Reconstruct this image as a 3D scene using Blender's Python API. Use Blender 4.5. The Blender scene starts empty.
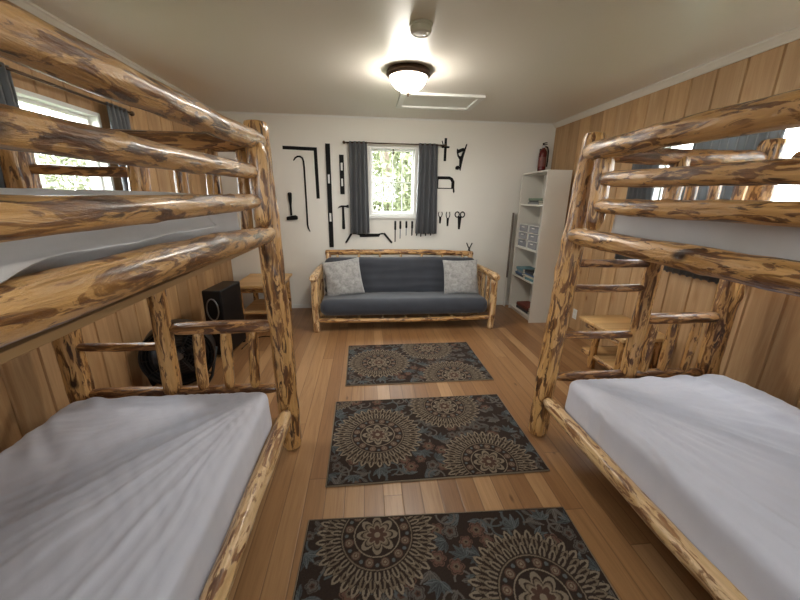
import bpy, bmesh, math, random
import numpy as np
from mathutils import Vector, Matrix, noise
C = bpy.context.scene
COL = C.collection
PI = math.pi
rnd = random.Random(7)
H = 2.40                      # ceiling height
XL, XR, YB, YF = -1.74, 2.43, 4.627, -1.25    # room faces

# ------------------------------------------------------------------ helpers
def link(name, mesh, mat=None, parent=None, smooth=False):
    o = bpy.data.objects.new(name, mesh); COL.objects.link(o)
    if mat is not None and not mesh.materials: mesh.materials.append(mat)
    if parent is not None: o.parent = parent
    if smooth:
        mesh.polygons.foreach_set('use_smooth', [True]*len(mesh.polygons))
    return o

def empty(name, loc=(0,0,0), rz=0):
    o = bpy.data.objects.new(name, None); COL.objects.link(o)
    o.location = loc; o.rotation_euler = (0,0,rz); o.empty_display_size = .1
    return o

def tag(o, label, cat, group=None, kind=None):
    o['label'] = label; o['category'] = cat
    if group: o['group'] = group
    if kind: o['kind'] = kind
    return o
def thing(name, label, cat, loc=(0,0,0), rz=0, group=None):
    return tag(empty(name, loc, rz), label, cat, group)
def struct(o): o['kind'] = 'structure'; return o

class MB:
    """collects simple solids into one mesh"""
    def __init__(s): s.v=[]; s.f=[]
    def add(s, v, f):
        n=len(s.v); s.v+= [tuple(p) for p in v]; s.f += [tuple(i+n for i in q) for q in f]; return s
    def box(s, a, b, m=None):
        x0,y0,z0=a; x1,y1,z1=b
        v=[(x0,y0,z0),(x1,y0,z0),(x1,y1,z0),(x0,y1,z0),(x0,y0,z1),(x1,y0,z1),(x1,y1,z1),(x0,y1,z1)]
        if m is not None: v=[m@Vector(p) for p in v]
        return s.add(v,[(0,3,2,1),(4,5,6,7),(0,1,5,4),(1,2,6,5),(2,3,7,6),(3,0,4,7)])
    def prism(s, pts, axis, a, b, m=None):
        """extrude a 2D outline along an axis ('y': pts are x,z)"""
        n=len(pts)
        def P(p,t):
            if axis=='y': q=(p[0],t,p[1])
            elif axis=='x': q=(t,p[0],p[1])
            else: q=(p[0],p[1],t)
            return m@Vector(q) if m is not None else q
        v=[P(p,a) for p in pts]+[P(p,b) for p in pts]
        f=[tuple(range(n)), tuple(range(2*n-1,n-1,-1))]
        f+=[(i,n+i,n+(i+1)%n,(i+1)%n) for i in range(n)]
        return s.add(v,f)
    def lathe(s, prof, n=32, c=(0,0,0), m=None):
        """prof: (r,z) pairs revolved about z"""
        v=[]; f=[]
        for r,z in prof:
            for k in range(n):
                a=2*PI*k/n; p=Vector((r*math.cos(a),r*math.sin(a),z))
                if m is not None: p=m@p
                v.append(p+Vector(c))
        for i in range(len(prof)-1):
            for k in range(n):
                k2=(k+1)%n
                f.append((i*n+k,i*n+k2,(i+1)*n+k2,(i+1)*n+k))
        if prof[0][0]>1e-6: f.append(tuple(range(n-1,-1,-1)))
        if prof[-1][0]>1e-6: f.append(tuple((len(prof)-1)*n+k for k in range(n)))
        return s.add(v,f)
    def tube(s, pts, r, n=10, closed=False):
        pts=[Vector(p) for p in pts]; L=len(pts)
        rs = r if isinstance(r,(list,tuple)) else [r]*L
        v=[]; f=[]; up=None
        for i,p in enumerate(pts):
            if closed: t=pts[(i+1)%L]-pts[i-1]
            else: t=pts[min(i+1,L-1)]-pts[max(i-1,0)]
            t.normalize()
            if up is None:
                up=Vector((0,0,1)) if abs(t.z)<.9 else Vector((1,0,0))
            a=(up-t*up.dot(t)).normalized(); b=t.cross(a); up=a
            for k in range(n):
                th=2*PI*k/n; v.append(p+rs[i]*(a*math.cos(th)+b*math.sin(th)))
        for i in range(L if closed else L-1):
            j=(i+1)%L
            for k in range(n):
                k2=(k+1)%n; f.append((i*n+k,i*n+k2,j*n+k2,j*n+k))
        if not closed:
            f.append(tuple(range(n-1,-1,-1))); f.append(tuple((L-1)*n+k for k in range(n)))
        return s.add(v,f)
    def build(s, name, mat, parent=None, smooth=False, bevel=0, seg=2, auto=None):
        me=bpy.data.meshes.new(name); me.from_pydata(s.v,[],s.f); me.update()
        bm=bmesh.new(); bm.from_mesh(me); bmesh.ops.recalc_face_normals(bm,faces=bm.faces)
        bm.to_mesh(me); bm.free()
        o=link(name,me,mat,parent,smooth)
        if bevel:
            m=o.modifiers.new('bev','BEVEL'); m.width=bevel; m.segments=seg; m.limit_method='ANGLE'
        if auto and smooth:
            for e in me.edges: pass
            try: me.set_sharp_from_angle(angle=math.radians(auto))
            except Exception: pass
        return o

def boxo(name, a, b, mat, parent=None, bevel=0.003):
    return MB().box(a,b).build(name,mat,parent,bevel=bevel)

# ------------------------------------------------------------------ materials
def mat(name, col=(.5,.5,.5), rough=.6, metal=0, emit=None, estr=0, spec=None):
    m=bpy.data.materials.new(name); m.use_nodes=True
    b=m.node_tree.nodes['Principled BSDF']
    b.inputs['Base Color'].default_value=(*col,1); b.inputs['Roughness'].default_value=rough
    b.inputs['Metallic'].default_value=metal
    if emit: b.inputs['Emission Color'].default_value=(*emit,1); b.inputs['Emission Strength'].default_value=estr
    if spec is not None: b.inputs['Specular IOR Level'].default_value=spec
    return m
class NT:
    def __init__(s,m): s.t=m.node_tree; s.b=s.t.nodes['Principled BSDF']
    def n(s,ty,**k):
        x=s.t.nodes.new(ty)
        for a,b in k.items(): setattr(x,a,b)
        return x
    def l(s,a,b): s.t.links.new(a,b)
    def val(s,x,sock,v): x.inputs[sock].default_value=v; return x
    def math(s,op,a,b=None,c=None):
        x=s.n('ShaderNodeMath',operation=op)
        for i,q in enumerate((a,b,c)):
            if q is None: continue
            if isinstance(q,(int,float)): x.inputs[i].default_value=q
            else: s.l(q,x.inputs[i])
        return x.outputs[0]
    def noise(s,vec,scale,detail=4,rough=.55,dist=0):
        x=s.n('ShaderNodeTexNoise'); x.inputs['Scale'].default_value=scale; x.inputs['Detail'].default_value=detail
        x.inputs['Roughness'].default_value=rough; x.inputs['Distortion'].default_value=dist
        if vec is not None: s.l(vec,x.inputs['Vector'])
        return x.outputs['Fac']
    def ramp(s,fac,stops,interp='LINEAR'):
        x=s.n('ShaderNodeValToRGB'); cr=x.color_ramp; cr.interpolation=interp
        while len(cr.elements)<len(stops): cr.elements.new(.5)
        for e,(p,c) in zip(cr.elements,stops):
            e.position=p; e.color=(*c,1) if len(c)==3 else c
        s.l(fac,x.inputs['Fac']); return x.outputs['Color']
    def mix(s,fac,a,b,blend='MIX'):
        x=s.n('ShaderNodeMix',data_type='RGBA',blend_type=blend)
        for i,q in ((0,fac),(6,a),(7,b)):
            if isinstance(q,(int,float)): x.inputs[i].default_value=q
            elif isinstance(q,tuple): x.inputs[i].default_value=(*q,1)
            else: s.l(q,x.inputs[i])
        return x.outputs[2]
    def mapping(s,vec,scale=(1,1,1),loc=(0,0,0)):
        x=s.n('ShaderNodeMapping'); x.inputs['Scale'].default_value=scale; x.inputs['Location'].default_value=loc
        s.l(vec,x.inputs['Vector']); return x.outputs[0]
    def bump(s,h,strength=.3,dist=.01):
        x=s.n('ShaderNodeBump'); x.inputs['Strength'].default_value=strength; x.inputs['Distance'].default_value=dist
        s.l(h,x.inputs['Height']); s.l(x.outputs[0],s.b.inputs['Normal'])
    def color(s,c): s.l(c,s.b.inputs['Base Color'])

def log_material(name, light, mid, dark, bark, amount=.5, rough=.30):
    """hand-peeled log: amber wood with long brown streaks left by the drawknife"""
    m=mat(name,mid,rough); t=NT(m)
    at=t.n('ShaderNodeAttribute',attribute_name='grain'); v=at.outputs['Vector']
    v1=t.mapping(v,(11,11,1.6)); n1=t.noise(v1,1.6,6,.62,1.0)
    v2=t.mapping(v,(24,24,5.2),(3,1,7)); n2=t.noise(v2,1.4,7,.62,1.1)
    v3=t.mapping(v,(80,80,2.2),(1,9,2)); n3=t.noise(v3,1.3,4,.6,.3)
    base=t.ramp(n1,[(.28,mid),(.50,light),(.62,(light[0]*1.08,light[1]*1.12,light[2]*1.3)),(.78,mid)])
    grain=t.ramp(n3,[(.35,(.72,.66,.58)),(.6,(1,1,1))])
    base=t.mix(.6,base,grain,'MULTIPLY')
    e=1-amount
    patch=t.ramp(n2,[(.0,(0,0,0)),(.34+.34*e,(0,0,0)),(.37+.34*e,(.85,.85,.85)),(.42+.34*e,(1,1,1))])
    tone=t.ramp(t.noise(v1,3.1,5,.65,.6),[(.36,bark),(.5,dark),(.66,(mid[0]*.7,mid[1]*.65,mid[2]*.6))])
    col=t.mix(patch,base,tone)
    kn=t.n('ShaderNodeTexVoronoi'); kn.inputs['Scale'].default_value=1.0; t.l(t.mapping(v,(5,5,3.2),(2,2,2)),kn.inputs['Vector'])
    kf=t.ramp(kn.outputs['Distance'],[(.05,(1,1,1)),(.12,(0,0,0))])
    col=t.mix(kf,col,(bark[0]*.8,bark[1]*.8,bark[2]*.8))
    t.color(col)
    h=t.math('ADD',t.math('MULTIPLY',n2,.8),t.math('MULTIPLY',n3,.25))
    fv=t.n('ShaderNodeTexVoronoi',feature='SMOOTH_F1'); fv.inputs['Smoothness'].default_value=.25; fv.inputs['Scale'].default_value=1
    t.l(t.mapping(v,(30,30,5.5)),fv.inputs['Vector'])
    t.bump(t.math('ADD',h,t.math('ADD',t.math('MULTIPLY',n1,1.2),t.math('MULTIPLY',fv.outputs['Distance'],1.3))),.7,.012)
    t.b.inputs['Coat Weight'].default_value=.35; t.b.inputs['Coat Roughness'].default_value=.22
    return m

def pine_material(name, axis, width, base, lo, hi, off=0.0, rough=.55):
    """vertical pine boards; axis = 0 or 1 (which coordinate counts the boards)"""
    m=mat(name,base,rough); t=NT(m)
    g=t.n('ShaderNodeNewGeometry'); sp=t.n('ShaderNodeSeparateXYZ'); t.l(g.outputs['Position'],sp.inputs[0])
    u=sp.outputs[axis]; idx=t.math('FLOOR',t.math('DIVIDE',t.math('SUBTRACT',u,off),width))
    wn=t.n('ShaderNodeTexWhiteNoise',noise_dimensions='1D'); t.l(idx,wn.inputs['W'])
    cb=t.n('ShaderNodeCombineXYZ'); t.l(u,cb.inputs[0]); t.l(sp.outputs[2],cb.inputs[1]); t.l(t.math('MULTIPLY',idx,3.7),cb.inputs[2])
    v=cb.outputs[0]
    gr=t.noise(t.mapping(v,(9,.7,1)),1.4,5,.55,1.2)
    fine=t.noise(t.mapping(v,(120,2.2,1)),1.2,3,.6,.2)
    col=t.ramp(gr,[(.28,lo),(.52,base),(.74,hi)])
    tone=t.ramp(wn.outputs['Value'],[(0,(.80,.76,.72)),(.5,(1,1,1)),(1,(1.12,1.08,1.0))])
    col=t.mix(.85,col,tone,'MULTIPLY')
    col=t.mix(.35,col,t.ramp(fine,[(.3,(.7,.62,.52)),(.6,(1,1,1))]),'MULTIPLY')
    vk=t.n('ShaderNodeTexVoronoi'); vk.inputs['Scale'].default_value=1; vk.inputs['Randomness'].default_value=1
    t.l(t.mapping(v,(5.2,2.6,1.0)),vk.inputs['Vector'])
    col=t.mix(t.ramp(vk.outputs['Distance'],[(.04,(1,1,1)),(.085,(0,0,0))]),col,(.10,.04,.015))
    halo=t.ramp(vk.outputs['Distance'],[(.06,(.55,.55,.55)),(.2,(0,0,0))])
    col=t.mix(halo,col,(.36,.17,.06))
    t.color(col); t.bump(t.math('ADD',gr,fine),.08,.004)
    return m

def floor_material():
    m=mat('floor_planks',(.4,.2,.08),.34); t=NT(m)
    g=t.n('ShaderNodeNewGeometry'); sp=t.n('ShaderNodeSeparateXYZ'); t.l(g.outputs['Position'],sp.inputs[0])
    W=.098; x=t.math('DIVIDE',t.math('ADD',sp.outputs[0],10.022),W); ix=t.math('FLOOR',x); fx=t.math('FRACT',x)
    w1=t.n('ShaderNodeTexWhiteNoise',noise_dimensions='1D'); t.l(ix,w1.inputs['W'])
    y=t.math('DIVIDE',t.math('ADD',sp.outputs[1],t.math('MULTIPLY',w1.outputs['Value'],9.0)),2.3)
    iy=t.math('FLOOR',y); fy=t.math('FRACT',y)
    cb=t.n('ShaderNodeCombineXYZ'); t.l(ix,cb.inputs[0]); t.l(iy,cb.inputs[1])
    w2=t.n('ShaderNodeTexWhiteNoise',noise_dimensions='2D'); t.l(cb.outputs[0],w2.inputs['Vector'])
    cv=t.n('ShaderNodeCombineXYZ'); t.l(sp.outputs[0],cv.inputs[0]); t.l(sp.outputs[1],cv.inputs[1]); t.l(t.math('MULTIPLY',w2.outputs['Value'],30.0),cv.inputs[2])
    gr=t.noise(t.mapping(cv.outputs[0],(26,1.3,1)),1.3,6,.62,1.0)
    fine=t.noise(t.mapping(cv.outputs[0],(150,4,1)),1.2,3,.6)
    base=t.ramp(w2.outputs['Value'],[(0,(.25,.120,.050)),(.4,(.31,.160,.068)),(.75,(.36,.195,.087)),(1,(.45,.26,.125))])
    col=t.mix(.6,base,t.ramp(gr,[(.3,(.62,.55,.48)),(.55,(1,1,1)),(.75,(1.12,1.1,1.05))]),'MULTIPLY')
    col=t.mix(.35,col,t.ramp(fine,[(.3,(.7,.65,.6)),(.6,(1,1,1))]),'MULTIPLY')
    ex=t.math('MINIMUM',fx,t.math('SUBTRACT',1.0,fx)); ey=t.math('MINIMUM',fy,t.math('SUBTRACT',1.0,fy))
    jo=t.math('MINIMUM',t.math('MULTIPLY',ex,W),t.math('MULTIPLY',ey,2.3))
    vk=t.n('ShaderNodeTexVoronoi'); t.l(t.mapping(cv.outputs[0],(6,2.0,1)),vk.inputs['Vector']); vk.inputs['Scale'].default_value=1
    col=t.mix(t.ramp(vk.outputs['Distance'],[(.03,(.8,.8,.8)),(.07,(0,0,0))]),col,(.09,.035,.012))
    seam=t.ramp(jo,[(.0,(1,1,1)),(.0016,(0,0,0))])
    col=t.mix(t.math('MULTIPLY',seam,.7),col,(.10,.045,.018))
    t.color(col)
    h=t.math('SUBTRACT',t.math('MULTIPLY',gr,.1),seam); t.bump(h,.25,.002)
    return m

def fabric_material(name, col, scale=900, rough=.85, var=.12, sheen=.3):
    m=mat(name,col,rough); t=NT(m)
    tc=t.n('ShaderNodeTexCoord'); n=t.noise(tc.outputs['Object'],scale,2,.5); n2=t.noise(tc.outputs['Object'],6,4,.5)
    k=1-var
    t.color(t.mix(1.0,t.ramp(n2,[(.3,tuple(c*k for c in col)),(.7,tuple(min(1,c*(1+var)) for c in col))]),
                  t.ramp(n,[(.3,(.86,.86,.86)),(.7,(1,1,1))]),'MULTIPLY'))
    t.bump(n,.15,.0015); t.b.inputs['Sheen Weight'].default_value=sheen
    return m

M={}
LOG_L=(.62,.345,.125); LOG_M=(.45,.222,.068); LOG_D=(.14,.052,.016); LOG_B=(.04,.015,.006)
M['log']=log_material('peeled_log',LOG_L,LOG_M,LOG_D,LOG_B,.53)
M['log_dark']=log_material('peeled_log_brown',(.50,.25,.085),(.36,.165,.05),(.14,.055,.02),(.06,.022,.009),.66)
M['log_pale']=log_material('peeled_log_pale',(.72,.48,.24),(.60,.36,.15),(.26,.11,.04),(.12,.045,.018),.50)
M['pine_r']=pine_material('pine_boards_right',1,.2,(.50,.32,.17),(.41,.25,.12),(.58,.40,.23),.1)
M['pine_l']=pine_material('pine_boards_left',1,.2,(.47,.285,.14),(.37,.21,.095),(.55,.36,.19),.06)
M['pine_top']=pine_material('pine_tabletop',1,.14,(.66,.42,.19),(.50,.28,.11),(.76,.54,.28),.0,.4)
M['plywood']=pine_material('plywood',0,.6,(.45,.28,.13),(.36,.21,.09),(.55,.36,.18),.0,.6)
M['floor']=floor_material()
M['white_wall']=mat('white_wall',(.78,.755,.70),.75)
t=NT(M['white_wall']); g=t.n('ShaderNodeNewGeometry'); t.bump(t.noise(g.outputs['Position'],90,3),.06,.003)
M['ceiling']=mat('ceiling_paint',(.74,.70,.63),.38)
t=NT(M['ceiling']); g=t.n('ShaderNodeNewGeometry'); t.bump(t.noise(g.outputs['Position'],14,4),.10,.006)
M['white']=mat('white_paint',(.78,.78,.75),.4)
M['trim']=mat('trim_paint',(.70,.66,.60),.45)
M['melamine']=mat('white_melamine',(.66,.63,.57),.45)
M['sheet']=fabric_material('bed_sheet',(.65,.64,.72),1400,.8,.04,.2)
M['sheet_w']=fabric_material('bed_sheet_white',(.68,.655,.65),1400,.8,.04,.2)
M['navy']=fabric_material('futon_cover',(.030,.034,.047),900,.75,.12,.3)
M['pillow']=None
M['curtain']=fabric_material('curtain_cloth',(.11,.115,.125),700,.36,.1,.2)
t=NT(M['curtain']); tr=t.n('ShaderNodeBsdfTranslucent'); tr.inputs[0].default_value=(.50,.51,.53,1); ms=t.n('ShaderNodeMixShader'); ms.inputs[0].default_value=.22
oo_=[n for n in t.t.nodes if n.type=='OUTPUT_MATERIAL'][0]; t.l(t.b.outputs[0],ms.inputs[1]); t.l(tr.outputs[0],ms.inputs[2]); t.l(ms.outputs[0],oo_.inputs[0])
M['black']=mat('black_paint',(.004,.004,.004),.6,spec=.2)
M['blackpl']=mat('black_plastic',(.006,.006,.007),.35,spec=.3)
M['steel']=mat('steel',(.55,.56,.57),.3,1)
M['greysteel']=mat('grey_metal',(.30,.31,.33),.35,1); M['fan_wire']=mat('fan_wire',(.07,.07,.075),.35,.8)
M['bronze']=mat('bronze',(.10,.065,.045),.35,.85)
M['bowl']=mat('frosted_glass_lit',(.9,.88,.82),.3,emit=(1,.94,.84),estr=24)
M['red']=mat('red_enamel',(.10,.008,.008),.25)
M['detector']=mat('detector_plastic',(.72,.71,.66),.5)
M['darkpost']=mat('dark_strip',(.13,.10,.08),.6)

def pillow_material():
    m=mat('grey_heather',(.4,.4,.4),.9); t=NT(m); tc=t.n('ShaderNodeTexCoord')
    v=tc.outputs['Object']
    a=t.noise(t.mapping(v,(14,14,14)),1.5,6,.7,.5); b=t.noise(t.mapping(v,(230,60,230)),1,2,.6)
    t.color(t.mix(.6,t.ramp(a,[(.34,(.27,.26,.255)),(.66,(.50,.485,.47))]),t.ramp(b,[(.3,(.6,.6,.6)),(.7,(1,1,1))]),'MULTIPLY'))
    t.bump(b,.2,.003); t.b.inputs['Sheen Weight'].default_value=.4
    return m
M['pillow']=pillow_material()
def glass_material():
    m=bpy.data.materials.new('window_glass'); m.use_nodes=True; nt=m.node_tree
    nt.nodes.clear(); o=nt.nodes.new('ShaderNodeOutputMaterial'); mx=nt.nodes.new('ShaderNodeMixShader')
    tr=nt.nodes.new('ShaderNodeBsdfTransparent'); gl=nt.nodes.new('ShaderNodeBsdfGlossy'); gl.inputs['Roughness'].default_value=.02
    tr.inputs['Color'].default_value=(.96,.98,.97,1)
    lw=nt.nodes.new('ShaderNodeLayerWeight'); pw=nt.nodes.new('ShaderNodeMath'); pw.operation='POWER'; pw.inputs[1].default_value=5
    ad=nt.nodes.new('ShaderNodeMath'); ad.operation='MULTIPLY_ADD'; ad.inputs[1].default_value=.8; ad.inputs[2].default_value=.02
    lw.inputs['Blend'].default_value=.5; nt.links.new(lw.outputs['Facing'],pw.inputs[0]); nt.links.new(pw.outputs[0],ad.inputs[0])
    nt.links.new(ad.outputs[0],mx.inputs[0]); nt.links.new(tr.outputs[0],mx.inputs[1]); nt.links.new(gl.outputs[0],mx.inputs[2])
    nt.links.new(mx.outputs[0],o.inputs[0]); return m
M['glass']=glass_material()

# ------------------------------------------------------------------ log builder
SEED=[0]
def log_obj(name, p0, p1, r0, r1=None, m='log', parent=None, bend=.012, taper0=1.0, taper1=1.0, tl=.06, lump=.085, n=18, seg=None, dome=.35):
    """one peeled log from p0 to p1: hewn facets, slight bend, rounded ends. taperX = radius factor at that end"""
    SEED[0]+=1; sd=SEED[0]*11.37
    p0=Vector(p0); p1=Vector(p1); r1=r0 if r1 is None else r1
    d=p1-p0; L=d.length; t=d.normalized()
    up=Vector((0,0,1)) if abs(t.z)<.8 else Vector((0,1,0))
    a=(up-t*up.dot(t)).normalized(); b=t.cross(a)
    N=seg or max(8,int(L/.028))
    rr=random.Random(SEED[0]); ba=rr.uniform(0,2*PI); bl=bend*rr.uniform(.5,1)*min(L,2)
    knots=[(rr.uniform(.08,.92)*L, rr.uniform(0,2*PI), rr.uniform(.10,.2)) for _ in range(max(1,int(L*3)))]
    st=[0]+[L*i/N for i in range(N+1)]+[L]
    v=[];gc=[]
    for i,s in enumerate(st):
        q=s/L; c=p0+t*s+(a*math.cos(ba)+b*math.sin(ba))*bl*math.sin(PI*q)
        c+=(a*noise.noise((s*2.2,sd,1))+b*noise.noise((s*2.2,sd,5)))*r0*.12
        r=r0+(r1-r0)*q
        if s<tl: r*=taper0+(1-taper0)*math.sin(PI/2*s/tl)
        if L-s<tl: r*=taper1+(1-taper1)*math.sin(PI/2*(L-s)/tl)
        if i in (0,len(st)-1): r*=.72; c+= t*(-1 if i==0 else 1)*r0*dome*.55
        elif i in (1,len(st)-2): r*=.95
        for k in range(n):
            th=2*PI*k/n
            f=1+lump*noise.noise((math.cos(th)*1.3+sd,math.sin(th)*1.3,s*5.5))+lump*.75*noise.noise((math.cos(th)*2.6,math.sin(th)*2.6+sd,s*12))
            # drawknife facets: quantised cosine
            f-=.035*abs(math.sin(th*2.5+2.5*noise.noise((s*3,sd,9))))
            for ks,kt,ka in knots:
                dd=((s-ks)/(r0*.9))**2+((math.atan2(math.sin(th-kt),math.cos(th-kt)))/.6)**2
                if dd<4: f+=ka*math.exp(-dd*1.6)
            off=a*math.cos(th)*r*f+b*math.sin(th)*r*f
            v.append(c+off); gc.append((off.dot(a)+sd,off.dot(b)-sd,s+sd*.7))
    R=len(st); F=[]
    for i in range(R-1):
        for k in range(n):
            k2=(k+1)%n; F.append((i*n+k,(i+1)*n+k,(i+1)*n+k2,i*n+k2))
    F.append(tuple(range(n))); F.append(tuple((R-1)*n+k for k in range(n-1,-1,-1)))
    me=bpy.data.meshes.new(name); me.from_pydata([tuple(x) for x in v],[],F); me.update()
    bm=bmesh.new(); bm.from_mesh(me); bmesh.ops.recalc_face_normals(bm,faces=bm.faces); bm.to_mesh(me); bm.free()
    at=me.attributes.new('grain','FLOAT_VECTOR','POINT'); at.data.foreach_set('vector',np.array(gc,dtype=np.float32).ravel())
    o=link(name,me,M[m],parent,True)
    try: me.set_sharp_from_angle(angle=math.radians(50))
    except Exception: pass
    return o

# ------------------------------------------------------------------ the room
struct(boxo('floor',(XL-.15,YF-.15,-.1),(XR+.15,YB+.15,0),M['floor'],bevel=0))
struct(boxo('ceiling',(XL-.15,YF-.15,H),(XR+.15,YB+.15,H+.1),M['ceiling'],bevel=0))

def holed_wall(name, axis, face, back, u0,u1, holes, m):
    """plain wall slab with rectangular holes; axis 'y' -> wall spans x, axis 'x' -> spans y"""
    mb=MB(); us=sorted({u0,u1,*[h[0] for h in holes],*[h[1] for h in holes]})
    for a,b in zip(us,us[1:]):
        zs=[0.0]
        hs=[h for h in holes if h[0]<=a+1e-6 and h[1]>=b-1e-6]
        spans=[(0,H)]
        for h in hs:
            spans=[s for sp in spans for s in ((sp[0],min(sp[1],h[2])),(max(sp[0],h[3]),sp[1])) if s[1]>s[0]+1e-6]
        for z0,z1 in spans:
            if axis=='y': mb.box((a,min(face,back),z0),(b,max(face,back),z1))
            else: mb.box((min(face,back),a,z0),(max(face,back),b,z1))
    o=mb.build(name,m); return struct(o)

def board_wall(name, face, back, u0,u1, holes, m, width, off):
    """wall of tongue-and-groove boards (spans y) with real grooves, split around the holes"""
    s=1 if back>face else -1          # direction into the wall
    mb=MB(); cuts={u0,u1}
    k=math.ceil((u0-off)/width)
    while off+k*width<u1: cuts.add(off+k*width); k+=1
    joints=sorted(cuts)
    hc=sorted(cuts|{h[0] for h in holes}|{h[1] for h in holes})
    g=.008; dp=.013
    for a,b in zip(hc,hc[1:]):
        if b-a<1e-4: continue
        ga=g if any(abs(a-j)<1e-6 for j in joints) else 0
        gb=g if any(abs(b-j)<1e-6 for j in joints) else 0
        spans=[(0,H)]
        for h in holes:
            if h[0]<=a+1e-6 and h[1]>=b-1e-6:
                spans=[q for sp in spans for q in ((sp[0],min(sp[1],h[2])),(max(sp[0],h[3]),sp[1])) if q[1]>q[0]+1e-6]
        for z0,z1 in spans:
            pts=[(face+s*(dp if ga else 0),a),(face,a+ga),(face,b-gb),(face+s*(dp if gb else 0),b),(back,b),(back,a)]
            if not ga: pts=pts[1:]; 
            mb.prism(pts,'z',z0,z1)
    return struct(mb.build(name,m))

W1=(.055,.650,1.245,2.075)         # back window   x0 x1 z0 z1
W2=(2.06,2.71,1.20,1.97)          # left window   y0 y1 z0 z1
W3=(1.30,2.86,1.16,1.955)           # right window
W_FILL=(-.25,.95,1.30,2.12)            # added window behind the camera, out of view, sized for fill light
holed_wall('wall_back','y',YB,YB+.14,XL-.14,XR+.14,[W1],M['white_wall'])
holed_wall('wall_front','y',YF,YF-.14,XL-.14,XR+.14,[W_FILL],M['white_wall'])
board_wall('wall_left',XL,XL-.14,YF,YB,[W2],M['pine_l'],.2,.06)
board_wall('wall_right',XR,XR+.14,YF,YB,[W3],M['pine_r'],.2,.10)

# cove trim along the pine walls, thin baseboard on the back wall
def cove(name,x,s):
    pts=[(x,H),(x,H-.052),(x+s*.010,H-.052),(x+s*.014,H-.040),(x+s*.036,H-.016),(x+s*.046,H-.011),(x+s*.046,H)]
    return struct(MB().prism(pts,'y',YF,YB).build(name,M['trim']))
cove('trim_1',XL,1); cove('trim_2',XR,-1)
struct(MB().prism([(YB,H),(YB,H-.02),(YB-.006,H-.02),(YB-.012,H)],'x',XL+.05,XR-.05).build('trim_3',M['white']))
struct(boxo('baseboard_back',(XL,YB-.012,0),(XR,YB,.055),M['white'],bevel=.003))

# windows -----------------------------------------------------------------
def window(name, axis, face, s, h, cols, rows, frame_m, casing=.0, rail=None):
    """s = outward direction of the wall"""
    a0,a1,z0,z1=h
    root=struct(empty(name,((a0+a1)/2,face,z0) if axis=='y' else (face,(a0+a1)/2,z0)))
    root['label']='window'; del root['label']
    org=root.location
    def B(mb,u0,u1,d0,d1,zz0,zz1):
        if axis=='y': p,q=(u0,face+s*d0,zz0),(u1,face+s*d1,zz1)
        else: p,q=(face+s*d0,u0,zz0),(face+s*d1,u1,zz1)
        lo=[min(i,j)-o for i,j,o in zip(p,q,org)]; hi=[max(i,j)-o for i,j,o in zip(p,q,org)]
        mb.box(lo,hi)
    fr=MB(); t=.026
    B(fr,a0,a0+t,-.004,.13,z0,z1); B(fr,a1-t,a1,-.004,.13,z0,z1)
    B(fr,a0+t,a1-t,-.004,.13,z0,z0+t); B(fr,a0+t,a1-t,-.004,.13,z1-t,z1)
    fr.build('window_frame',frame_m,root,bevel=.003)
    sa=MB(); q=.02
    B(sa,a0+t,a0+t+q,.05,.085,z0+t,z1-t); B(sa,a1-t-q,a1-t,.05,.085,z0+t,z1-t)
    B(sa,a0+t+q,a1-t-q,.05,.085,z0+t,z0+t+q*1.5); B(sa,a0+t+q,a1-t-q,.05,.085,z1-t-q,z1-t)
    zm=(z0+z1)/2
    for i in range(1,cols):
        u=a0+t+q+(a1-a0-2*t-2*q)*i/cols; w=.018 if (rail and i in rail) else .006
        B(sa,u-w,u+w,.055,.08,z0+t+q,z1-t-q)
    for j in range(1,rows):
        z=z0+t+q+(z1-z0-2*t-2*q)*j/rows
        B(sa,a0+t+q,a1-t-q,.057,.079,z-.006,z+.006)
    sa.build('sash',frame_m,root,bevel=.002)
    gl=MB(); B(gl,a0+t,a1-t,.066,.070,z0+t,z1-t); gl.build('pane',M['glass'],root)
    si=MB(); B(si,a0-.02,a1+.02,-.035,.0,z0-.035,z0); si.build('window_sill',frame_m,root,bevel=.004)
    return root
w=window('window_1','y',YB,1,W1,4,2,M['white'])
MB().tube([(0,-.035,.80),(0,-.03,.76),(0,-.02,.74)],.006).lathe([(0.0,.735),(.014,.742),(.014,.758),(0,.765)],12,(0,-.03,0)).build('shade_pull',M['bronze'],w,True)
window('window_2','x',XL,-1,W2,1,1,M['white'])
window('window_3','x',XR,1,W3,2,1,M['white'],rail=(1,))
window('fill_window','y',YF,-1,W_FILL,3,1,M['white'],rail=(1,2))  # unseen window put in to brighten the room from behind

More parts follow.
